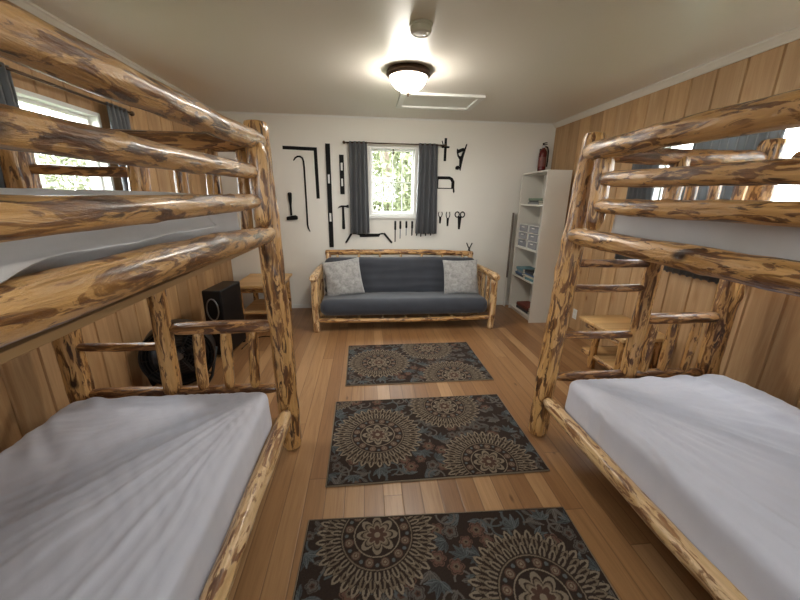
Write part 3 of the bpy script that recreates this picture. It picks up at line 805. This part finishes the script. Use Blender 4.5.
def book(label,c,x,y,z,w,l,h,rz,group):
    r=tag(empty('book',(x,y,z),rz),label,'book',group)
    mb=MB().box((-w/2,-l/2,0),(w/2,l/2,.002)).box((-w/2,-l/2,h-.002),(w/2,l/2,h)).box((-w/2,-l/2,0),(-w/2+.003,l/2,h))
    mb.build('cover',M['bk_'+c],r); MB().box((-w/2+.003,-l/2+.004,.002),(w/2-.004,l/2-.004,h-.002)).build('pages',M['pages'],r)
    return r
def stack(cols,x,y,z,where,w=.17,l=.24):
    names=['lowest','second lowest','third lowest','fourth lowest','fifth lowest','topmost']
    for i,c in enumerate(cols):
        h=rnd.uniform(.020,.034); where=where.replace('end of the lower bookcase shelf','end of the low shelf'); where=where.replace('on the upper bookcase shelf','on the high shelf'); pos=names[i] if i<len(cols)-1 else 'topmost'
        book(f'{c} book, {pos} of its stack {where}',c,x+rnd.uniform(-.01,.01),y+rnd.uniform(-.012,.012),z,w+rnd.uniform(-.02,.02),l+rnd.uniform(-.03,.03),h,rnd.uniform(-.08,.08),'books lying on the bookcase'); z+=h+.0006
stack(['grey','dark','green'],2.13,4.20,SH[3]+.0005,'on the upper bookcase shelf',.18,.30)
stack(['navy','blue','grey','teal'],2.12,4.33,SH[1]+.0005,'at the far end of the lower bookcase shelf',.19,.22)
stack(['teal','cream','blue','dark'],2.12,4.05,SH[1]+.0005,'at the near end of the lower bookcase shelf',.19,.22)
stack(['dark','brown','red'],2.13,4.18,SH[0]+.0005,'at the bottom of the bookcase',.19,.34)

# board leaning between bookcase and back wall; small block by the bookcase foot
bd=thing('narrow_board','narrow brown and white board standing upright behind the far end of the bookcase','board',(1.965,4.565,0))
MB().box((-.006,-.012,.42),(.006,.030,1.30)).build('board_face',M['darkpost'],bd,bevel=.002)
MB().box((-.006,-.012,.0),(.006,.030,.42)).build('board_foot',M['trim'],bd,bevel=.002)
tag(boxo('wedge_block',(2.262,3.80,0),(2.35,3.845,.055),M['black'],bevel=.006),'small dark block on the floor at the near foot of the bookcase','block')

# fire extinguisher on the back wall above the bookcase
ex=thing('fire_extinguisher','red fire extinguisher hung on the white wall above the bookcase','fire extinguisher',(2.27,YB-.065,1.80))
MB().lathe([(0,0),(.040,.002),(.047,.012),(.048,.05),(.048,.24),(.044,.262),(.030,.285),(.018,.295),(.018,.305),(0,.305)],28).build('cylinder',M['red'],ex,True,auto=50)
MB().lathe([(.016,.303),(.020,.306),(.020,.33),(.012,.335),(0,.336)],16).build('valve',M['steel'],ex,True,auto=50)
MB().box((-.012,-.075,.335),(.012,.02,.343)).box((-.012,-.065,.355),(.012,.02,.363)).box((-.008,.008,.33),(.008,.02,.363)).build('lever',M['black'],ex,bevel=.003)
MB().tube([(.018,0,.32),(.05,0,.315),(.066,-.005,.27),(.066,-.01,.16),(.062,-.012,.08)],.0085).build('hose',M['black'],ex,True)
MB().lathe([(.0486,.08),(.0488,.085),(.0488,.19),(.0486,.195)],28).build('label_band',mat('label_band',(.16,.05,.04),.5),ex,True)
MB().box((-.02,.04,.05),(.02,.0645,.30)).build('wall_bracket',M['black'],ex,bevel=.002)

# wall outlet low on the right wall
ot=thing('wall_outlet','white electrical outlet plate low on the right pine wall','outlet',(XR,3.62,.19))
MB().box((-.006,-.036,-.058),(-.0002,.036,.058)).build('cover_plate',M['white'],ot,bevel=.002)
MB().box((-.008,-.017,.010),(-.006,.017,.042)).box((-.008,-.017,-.042),(-.006,.017,-.010)).build('sockets',M['detector'],ot,bevel=.001)

# ------------------------------------------------------------------ ceiling things
lp=thing('ceiling_lamp','lit white glass bowl ceiling lamp with dark bronze rim','ceiling lamp',(.342,3.0,H))
MB().lathe([(.0,-.0005),(.158,-.0005),(.167,-.012),(.169,-.034),(.155,-.050),(.146,-.052),(.140,-.044),(.0,-.044)],48).build('rim',M['bronze'],lp,True,auto=40)
MB().lathe([(.140,-.046),(.138,-.060),(.124,-.092),(.098,-.118),(.060,-.138),(.020,-.147),(0,-.148)],48).build('glass_bowl',M['bowl'],lp,True)
MB().lathe([(0,-.149),(.012,-.152),(.014,-.160),(.006,-.166),(.009,-.174),(0,-.182)],16).build('finial',M['bronze'],lp,True)
sd=thing('smoke_detector','round white smoke detector on the ceiling nearer than the lamp','smoke detector',(.325,2.275,H))
MB().lathe([(0,-.0005),(.066,-.0005),(.068,-.008),(.064,-.014),(0,-.014)],36).build('mount',M['detector'],sd,True,auto=40)
MB().lathe([(.058,-.014),(.060,-.030),(.056,-.044),(.044,-.050),(.040,-.047),(.0,-.050)],36).build('body',M['detector'],sd,True,auto=40)
MB().lathe([(0,-.0485),(.010,-.050),(.010,-.053),(0,-.0535)],14,(.02,-.01,0)).build('test_button',M['white'],sd,True)
ht=thing('attic_hatch','white framed attic hatch panel in the ceiling behind the lamp','hatch',(.735,3.80,H))
hx,hy=.40,.26; mb=MB(); fw=.055
mb.box((-hx,-hy,-.024),(hx,-hy+fw,-.0005)).box((-hx,hy-fw,-.024),(hx,hy,-.0005)).box((-hx,-hy+fw,-.024),(-hx+fw,hy-fw,-.0005)).box((hx-fw,-hy+fw,-.024),(hx,hy-fw,-.0005))
mb.build('hatch_frame',M['white'],ht,bevel=.003)
MB().box((-hx+fw,-hy+fw,-.006),(hx-fw,hy-fw,-.0005)).build('hatch_panel',M['detector'],ht)

# ------------------------------------------------------------------ curtains
def rod(label,axis,wallc,s,u0,u1,z,off=.075):
    P=(lambda u,d,zz:(u,wallc+s*d,zz)) if axis=='y' else (lambda u,d,zz:(wallc+s*d,u,zz))
    r=tag(empty('curtain_rod',P((u0+u1)/2,0,z)),label,'curtain rod'); o=Vector(r.location)
    MB().tube([Vector(P(u0,off,z))-o,Vector(P(u1,off,z))-o],.008,12).build('pole',M['bronze'],r,True)
    for u,e in ((u0,-1),(u1,1)):
        c=Vector(P(u+e*.012,off,z))-o
        bm=bmesh.new(); bmesh.ops.create_uvsphere(bm,u_segments=16,v_segments=10,radius=.018,matrix=Matrix.Translation(c)); me=bpy.data.meshes.new('finial'); bm.to_mesh(me); bm.free()
        link('finial',me,M['bronze'],r,True)
        MB().tube([Vector(P(u-e*.03,.0005,z))-o,Vector(P(u-e*.03,off,z))-o],.007).build('bracket',M['bronze'],r,True)
    return r
def curtain(label,axis,wallc,s,u0,u1,z0,z1,folds,seed,off=.075,flare=0.0,amp=.030,group=None):
    n=folds*12; m=26; v=[];f=[]
    for j in range(m+1):
        q=j/m; z=z1+(z0-z1)*q
        for i in range(n+1):
            t=i/n; ph=2*PI*folds*t+.8*noise.noise((t*4,seed,0))+.35*q*noise.noise((t*6,seed,3))
            A=amp*(.55+.45*q)*(1+.3*noise.noise((t*7,seed,8)))
            d=off+A*math.sin(ph)*(1-.3*max(0,1-q*8)); u=u0+(u1-u0)*t+ (t-.5)*flare*q+.006*math.cos(ph*1.0)*q
            zz=z+(.006*math.sin(ph+.8) if j==m else 0)
            v.append((u,wallc+s*d,zz) if axis=='y' else (wallc+s*d,u,zz))
    for j in range(m):
        for i in range(n): a=j*(n+1)+i; f.append((a,a+1,a+n+2,a+n+1))
    me=bpy.data.meshes.new('curtain'); me.from_pydata(v,[],f); me.update()
    ob=link('curtain',me,M['curtain'],None,True); sm=ob.modifiers.new('s','SOLIDIFY'); sm.thickness=.0025
    return tag(ob,label,'curtain',group)
rod('thin dark curtain rod over the window in the white back wall','y',YB,-1,-.235,.985,2.10)
curtain('dark grey curtain hanging left of the window in the white back wall','y',YB,-1,-.185,.03,1.02,2.115,4,1.0,flare=.03,amp=.042)
curtain('dark grey curtain hanging right of the window in the white back wall','y',YB,-1,.665,.90,1.02,2.115,4,2.0,flare=.05,amp=.042)
rod('thin dark curtain rod over the left wall window','x',XL,1,1.72,2.95,2.025,.06)
curtain('dark curtain at the far side of the left wall window','x',XL,1,2.70,2.92,1.02,2.04,5,3.0,.06,amp=.022)
curtain('dark curtain at the near side of the left wall window, at the photo edge','x',XL,1,1.76,2.06,1.02,2.04,6,4.0,.06,amp=.022)
rod('thin dark curtain rod over the right wall windows','x',XR,-1,1.15,3.12,1.975,.06)
curtain('dark curtain hanging at the far end of the right wall window','x',XR,-1,2.76,3.07,.935,1.99,6,5.0,.06,amp=.022)
curtain('dark curtain hanging over the middle of the right wall window','x',XR,-1,1.92,2.50,.935,1.99,10,6.0,.06,amp=.024)

# ------------------------------------------------------------------ tools on the back wall (x,z in metres)
Yw=YB+.001
G='black tools on the back wall'
def tool(name,label,cat,x,z): return tag(empty(name,(x,Yw,z)),label,cat,G)
def plate(root,name,pts,th=.008,m='black',lift=0,bevel=.0015,parent=None):
    o=root.location; mb=MB().prism([(p[0]-o.x,p[1]-o.z) for p in pts],'y',-lift-th,-lift)
    return mb.build(name,M[m],parent or root,bevel=bevel)
def rect(x0,z0,x1,z1): return [(x0,z0),(x1,z0),(x1,z1),(x0,z1)]
def ttube(root,name,pts,r,m='black',parent=None,n=10):
    o=root.location; rr=r if isinstance(r,(int,float)) else max(r)
    return MB().tube([(p[0]-o.x,-rr-.0005 if len(p)<3 else p[2],p[1]-o.z) for p in pts],r,n).build(name,M[m],parent or root,True)
def bar(x0,z0,x1,z1,w0,w1=None):
    w1=w0 if w1 is None else w1; d=Vector((x1-x0,z1-z0)).normalized(); n=Vector((-d.y,d.x))
    return [(x0+n.x*w0/2,z0+n.y*w0/2),(x0-n.x*w0/2,z0-n.y*w0/2),(x1-n.x*w1/2,z1-n.y*w1/2),(x1+n.x*w1/2,z1+n.y*w1/2)]
r=tool('framing_square','large black framing square, leftmost at the top of the tool wall','framing square',-.6,2.03)
plate(r,'square_blade',[(-.985,2.052),(-.985,2.012),(-.618,2.004),(-.612,1.445),(-.572,1.445),(-.578,2.043)],.006)
r=tool('pry_bar','long thin black pry bar with a hooked top under the framing square','pry bar',-.74,1.5)
ttube(r,'bar',[(-.865,1.885),(-.845,1.915),(-.815,1.934),(-.782,1.935),(-.757,1.918),(-.745,1.88),(-.742,1.80),(-.741,1.5),(-.741,1.12),(-.735,1.08),(-.715,1.035)],[.006,.009,.010,.010,.010,.010,.010,.010,.010,.009,.005])
r=tool('sledge_hammer','short black sledge hammer hanging head down at the left of the tool wall','hammer',-.937,1.2)
plate(r,'handle',[(-.962,1.50),(-.950,1.515),(-.926,1.515),(-.914,1.50),(-.918,1.44),(-.926,1.36),(-.926,1.235),(-.948,1.235),(-.948,1.36),(-.958,1.44)],.022)
plate(r,'hammer_head',[(-.995,1.180),(-.985,1.175),(-.870,1.185),(-.858,1.192),(-.860,1.225),(-.885,1.240),(-.985,1.222),(-.996,1.212)],.030)
def level(name,label,x0,x1,z0,z1,wins,cat='spirit level'):
    r=tool(name,label,cat,(x0+x1)/2,(z0+z1)/2); o=r.location
    wins=sorted(wins); mb=MB(); w=(x1-x0); zs=[z0]
    for a,b in wins: zs+=[a,b]
    zs.append(z1)
    for i in range(0,len(zs),2): mb.box((x0-o.x,-.022,zs[i]-o.z),(x1-o.x,0,zs[i+1]-o.z))
    for a,b in wins:
        mb.box((x0-o.x,-.022,a-o.z),(x0+w*.28-o.x,0,b-o.z)); mb.box((x1-w*.28-o.x,-.022,a-o.z),(x1-o.x,0,b-o.z))
    mb.build('level_body',M['black'],r)
    for a,b in wins: MB().box((x0+w*.28-o.x,-.016,a-o.z),(x1-w*.28-o.x,-.002,b-o.z)).build('vial_window',M['white'],r)
    MB().lathe([(0,-.0235),(.007,-.0235),(.007,-.021),(0,-.021)],12,(0,0,z1-.045-o.z),Matrix.Rotation(-PI/2,4,'X')@Matrix.Scale(-1,4,(0,0,1))).build('hang_hole',M['white'],r)
    return r
level('long_level','long black spirit level reaching down behind the futon back',-.475,-.420,.835,2.088,[(1.63,1.735),(1.165,1.27)])
level('short_level','short black spirit level with two white windows beside the left curtain',-.312,-.258,1.503,1.966,[(1.785,1.875),(1.60,1.69)])
r=tool('claw_hammer','small black claw hammer under the short spirit level','hammer',-.28,1.2)
plate(r,'handle',[(-.298,1.345),(-.272,1.345),(-.268,1.22),(-.264,1.08),(-.272,1.068),(-.298,1.068),(-.304,1.08),(-.300,1.2)],.02)
plate(r,'hammer_head',[(-.356,1.325),(-.335,1.352),(-.305,1.366),(-.24,1.366),(-.236,1.374),(-.212,1.374),(-.212,1.338),(-.236,1.338),(-.242,1.345),(-.30,1.345),(-.33,1.338)],.026)
r=tool('drawknife','wide black two handled drawknife above the futon back','drawknife',.04,1.0)
plate(r,'blade',[(-.175,1.022),(-.14,1.022),(-.11,1.012),(.17,1.012),(.20,1.020),(.235,1.022),(.235,1.004),(.19,.998),(.175,.972),(-.075,.965),(-.085,.992),(-.14,1.004),(-.175,1.004)],.006)
plate(r,'handle',bar(-.182,1.018,-.262,.893,.026,.022),.022); plate(r,'handle',bar(.240,1.018,.345,.895,.026,.022),.022)
def chisel(label,x,z0,z1,hz,w,metal='greysteel'):
    r=tool('chisel',label,'chisel',x,z1)
    plate(r,'handle',[(x-.012,z1-.006),(x-.008,z1),(x+.008,z1),(x+.012,z1-.006),(x+.013,hz+.01),(x+.007,hz),(x-.007,hz),(x-.013,hz+.01)],.02)
    plate(r,'blade',[(x-w/2,hz+.002),(x+w/2,hz+.002),(x+w/2,z0+.008),(x-w/2,z0)],.005,metal); return r
chisel('long thin black chisel, leftmost of the row under the window',.388,.90,1.178,1.06,.014,'black')
chisel('black handled chisel with a grey blade, second from left under the window',.455,.945,1.178,1.075,.014)
chisel('black handled chisel with a short grey blade, third from left under the window',.535,.985,1.178,1.085,.012)
chisel('black chisel, nearest the right curtain in the row under the window',.612,.985,1.178,1.08,.018,'black')
for i,(x,z0) in enumerate(((.678,.985),(.735,.975),(.80,.985),(.868,.99))):
    r=tool('screwdriver',['short black tool tip showing below the right curtain, leftmost of four','short black tool tip showing below the right curtain, second from left of four','short black tool tip showing below the right curtain, third from left of four','short black tool tip showing below the right curtain, rightmost of four'][i],'screwdriver',x,1.05)
    plate(r,'handle',rect(x-.011,1.06,x+.011,1.17),.018); plate(r,'shaft',bar(x,1.065,x-.004,z0,.010,.014),.008)
def plier(label,x,z0,z1,w,cross,name='pliers'):
    r=tool(name,label,name,x,(z0+z1)/2); h=z1-z0; m=z0+h*.52
    for s in (-1,1):
        ttube(r,'handle',[(x+s*.006,m),(x+s*w*.8,m+h*.14),(x+s*w,m+h*.30),(x+s*w*.75,z1)],.0055)
        plate(r,'jaw',bar(x+s*.006,m+.012,x+s*.006,z0,.020,.008),.012)
    return r
plier('small black pliers, leftmost of three beside the right curtain',.985,1.15,1.30,.026,1)
plier('black pliers with open handles, middle of three right of the curtain',1.088,1.115,1.30,.026,1)
r=tool('scissors','black scissors with round finger loops, rightmost of the three right of the curtain','scissors',1.248,1.2)
for s in (-1,1):
    lp_=[(1.248+s*.036+.028*math.cos(a),1.268+.034*math.sin(a)) for a in np.linspace(0,2*PI,20,endpoint=False)]
    oo=r.location; MB().tube([(p[0]-oo.x,-.0075,p[1]-oo.z) for p in lp_],.007,8,True).build('finger_loop',M['black'],r,True)
    plate(r,'blade',bar(1.248+s*.012,1.245,1.248+s*.006,1.075,.030,.014),.008)
r=tool('hacksaw','black bow shaped hacksaw right of the window','hacksaw',1.03,1.66)
fr=[(.905,1.602),(.905,1.715),(.930,1.742),(1.085,1.742),(1.125,1.722),(1.150,1.68),(1.150,1.602),(1.112,1.602),(1.112,1.672),(1.095,1.700),(1.075,1.706),(.945,1.706),(.938,1.698),(.938,1.602)]
plate(r,'bow_frame',fr,.014); plate(r,'blade',rect(.905,1.590,1.150,1.602),.003); plate(r,'handle',[(1.135,1.60),(1.152,1.60),(1.158,1.555),(1.148,1.54),(1.138,1.555)],.014)
r=tool('marking_gauge','black marking gauge shaped like a small sword at the curtain rod end','marking gauge',1.012,2.06)
plate(r,'beam',rect(.996,1.925,1.026,2.192),.014,lift=.0); plate(r,'fence',[(.965,2.098),(.965,2.078),(1.06,2.078),(1.06,2.098)],.022); ttube(r,'thumb_screw',[(.965,2.16),(.985,2.10)],.006)
r=tool('hand_saw','black hand saw hanging handle down, at the top right of the tool wall','hand saw',1.22,1.97)
plate(r,'blade',[(1.278,2.135),(1.292,2.130),(1.250,1.97),(1.222,1.812),(1.205,1.83),(1.215,1.93),(1.245,2.05)],.004)
plate(r,'handle',[(1.160,2.075),(1.175,2.062),(1.235,2.085),(1.262,2.075),(1.256,2.045),(1.225,2.040),(1.17,2.015),(1.158,2.035)],.02)
plate(r,'handle',[(1.160,2.03),(1.178,2.02),(1.188,1.99),(1.215,1.985),(1.235,2.04),(1.252,2.04),(1.232,1.94),(1.215,1.865),(1.200,1.87),(1.198,1.95),(1.172,1.985)],.02)
plate(r,'handle',[(1.150,1.85),(1.165,1.872),(1.195,1.872),(1.208,1.85),(1.19,1.825),(1.158,1.828)],.02)
r=tool('dividers','small black crossed dividers on the wall just above the futon back right end','dividers',1.405,.80)
for s in (-1,1): plate(r,'leg',bar(1.405-s*.038,.895,1.405+s*.032,.745,.014,.010),.008,lift=.0 if s>0 else .009)

# ------------------------------------------------------------------ outside
struct(boxo('ground',(-30,-30,-.6),(30,30,-.35),mat('grass_ground',(.06,.075,.03),.95),bevel=0))
M['leaf']=mat('leaves',(.15,.165,.085),.6); M['leaf2']=mat('leaves_pale',(.20,.21,.13),.6); M['trunk']=mat('tree_bark',(.16,.12,.09),.9)
def tree(label,x,y,h,r,seed,m):
    rr=random.Random(seed); root=thing('tree',label,'tree',(x,y,-.35))
    MB().tube([(0,0,0),(.05,.03,h*.4),(.0,.05,h*.8)],[.12,.09,.03]).build('trunk',M['trunk'],root,True)
    mb=MB()
    for _ in range(6500):
        d=Vector((rr.gauss(0,1),rr.gauss(0,1),rr.gauss(0,1))).normalized()*r*rr.uniform(.35,1)**.6
        c=Vector((d.x,d.y,h*.62+d.z*1.25)); 
        if c.z<.1: continue
        e1=Vector((rr.gauss(0,1),rr.gauss(0,1),rr.gauss(0,1))).normalized(); e2=e1.cross(Vector((rr.gauss(0,1),rr.gauss(0,1),rr.gauss(0,1)))).normalized(); L=rr.uniform(.05,.10)
        mb.add([c-e1*L,c-e2*L*.4,c+e1*L,c+e2*L*.4],[(0,1,2,3)])
    mb.build('foliage',M[m],root)
tree('leafy green tree close outside the back window',.45,8.0,4.2,1.3,21,'leaf')
tree('paler tree farther off behind the green tree outside the back window',1.5,11.0,4.8,1.3,22,'leaf2')
tree('low leafy tree outside the left window',-6.3,8.6,2.6,1.2,31,'leaf2')

# ------------------------------------------------------------------ light
wd=bpy.data.worlds.new('sky'); C.world=wd; wd.use_nodes=True; nt=wd.node_tree; bg=nt.nodes['Background']
tc=nt.nodes.new('ShaderNodeTexCoord'); sx=nt.nodes.new('ShaderNodeSeparateXYZ'); rp=nt.nodes.new('ShaderNodeValToRGB')
rp.color_ramp.elements[0].position=.0; rp.color_ramp.elements[0].color=(.98,.99,1.0,1); rp.color_ramp.elements[1].position=.8; rp.color_ramp.elements[1].color=(.90,.95,1.0,1)
nt.links.new(tc.outputs['Generated'],sx.inputs[0]); nt.links.new(sx.outputs[2],rp.inputs[0]); nt.links.new(rp.outputs[0],bg.inputs['Color'])
bg.inputs['Strength'].default_value=5.0
def portal(loc,rot,a,b):
    l=bpy.data.lights.new('portal','AREA'); l.shape='RECTANGLE'; l.size=a; l.size_y=b; l.cycles.is_portal=True
    o=bpy.data.objects.new('portal',l); COL.objects.link(o); o.location=loc; o.rotation_euler=rot
portal(((W1[0]+W1[1])/2,YB+.16,(W1[2]+W1[3])/2),(-PI/2,0,0),W1[1]-W1[0],W1[3]-W1[2])
portal(((W_FILL[0]+W_FILL[1])/2,YF-.16,(W_FILL[2]+W_FILL[3])/2),(PI/2,0,0),W_FILL[1]-W_FILL[0],W_FILL[3]-W_FILL[2])
portal((XL-.16,(W2[0]+W2[1])/2,(W2[2]+W2[3])/2),(PI/2,0,-PI/2),W2[1]-W2[0],W2[3]-W2[2])
portal((XR+.16,(W3[0]+W3[1])/2,(W3[2]+W3[3])/2),(PI/2,0,PI/2),W3[1]-W3[0],W3[3]-W3[2])

# ------------------------------------------------------------------ camera
cam=bpy.data.cameras.new('camera'); co=bpy.data.objects.new('camera',cam); COL.objects.link(co)
F=Vector((.09619952,.95470493,-.28157441)); Rt=Vector((.99526999,-.09610943,.01416445)); U=Vector((.01353908,.28160517,.95943485))
co.matrix_world=Matrix(((Rt.x,U.x,-F.x,0),(Rt.y,U.y,-F.y,0),(Rt.z,U.z,-F.z,1.45839),(0,0,0,1)))
cam.sensor_width=36; cam.lens=345/800*36; cam.clip_start=.02
C.camera=co
C.view_settings.view_transform='Standard'; C.view_settings.look='None'; C.view_settings.gamma=1; C.view_settings.exposure=2.15
try: C.view_settings.use_curve_mapping=False
except Exception: pass
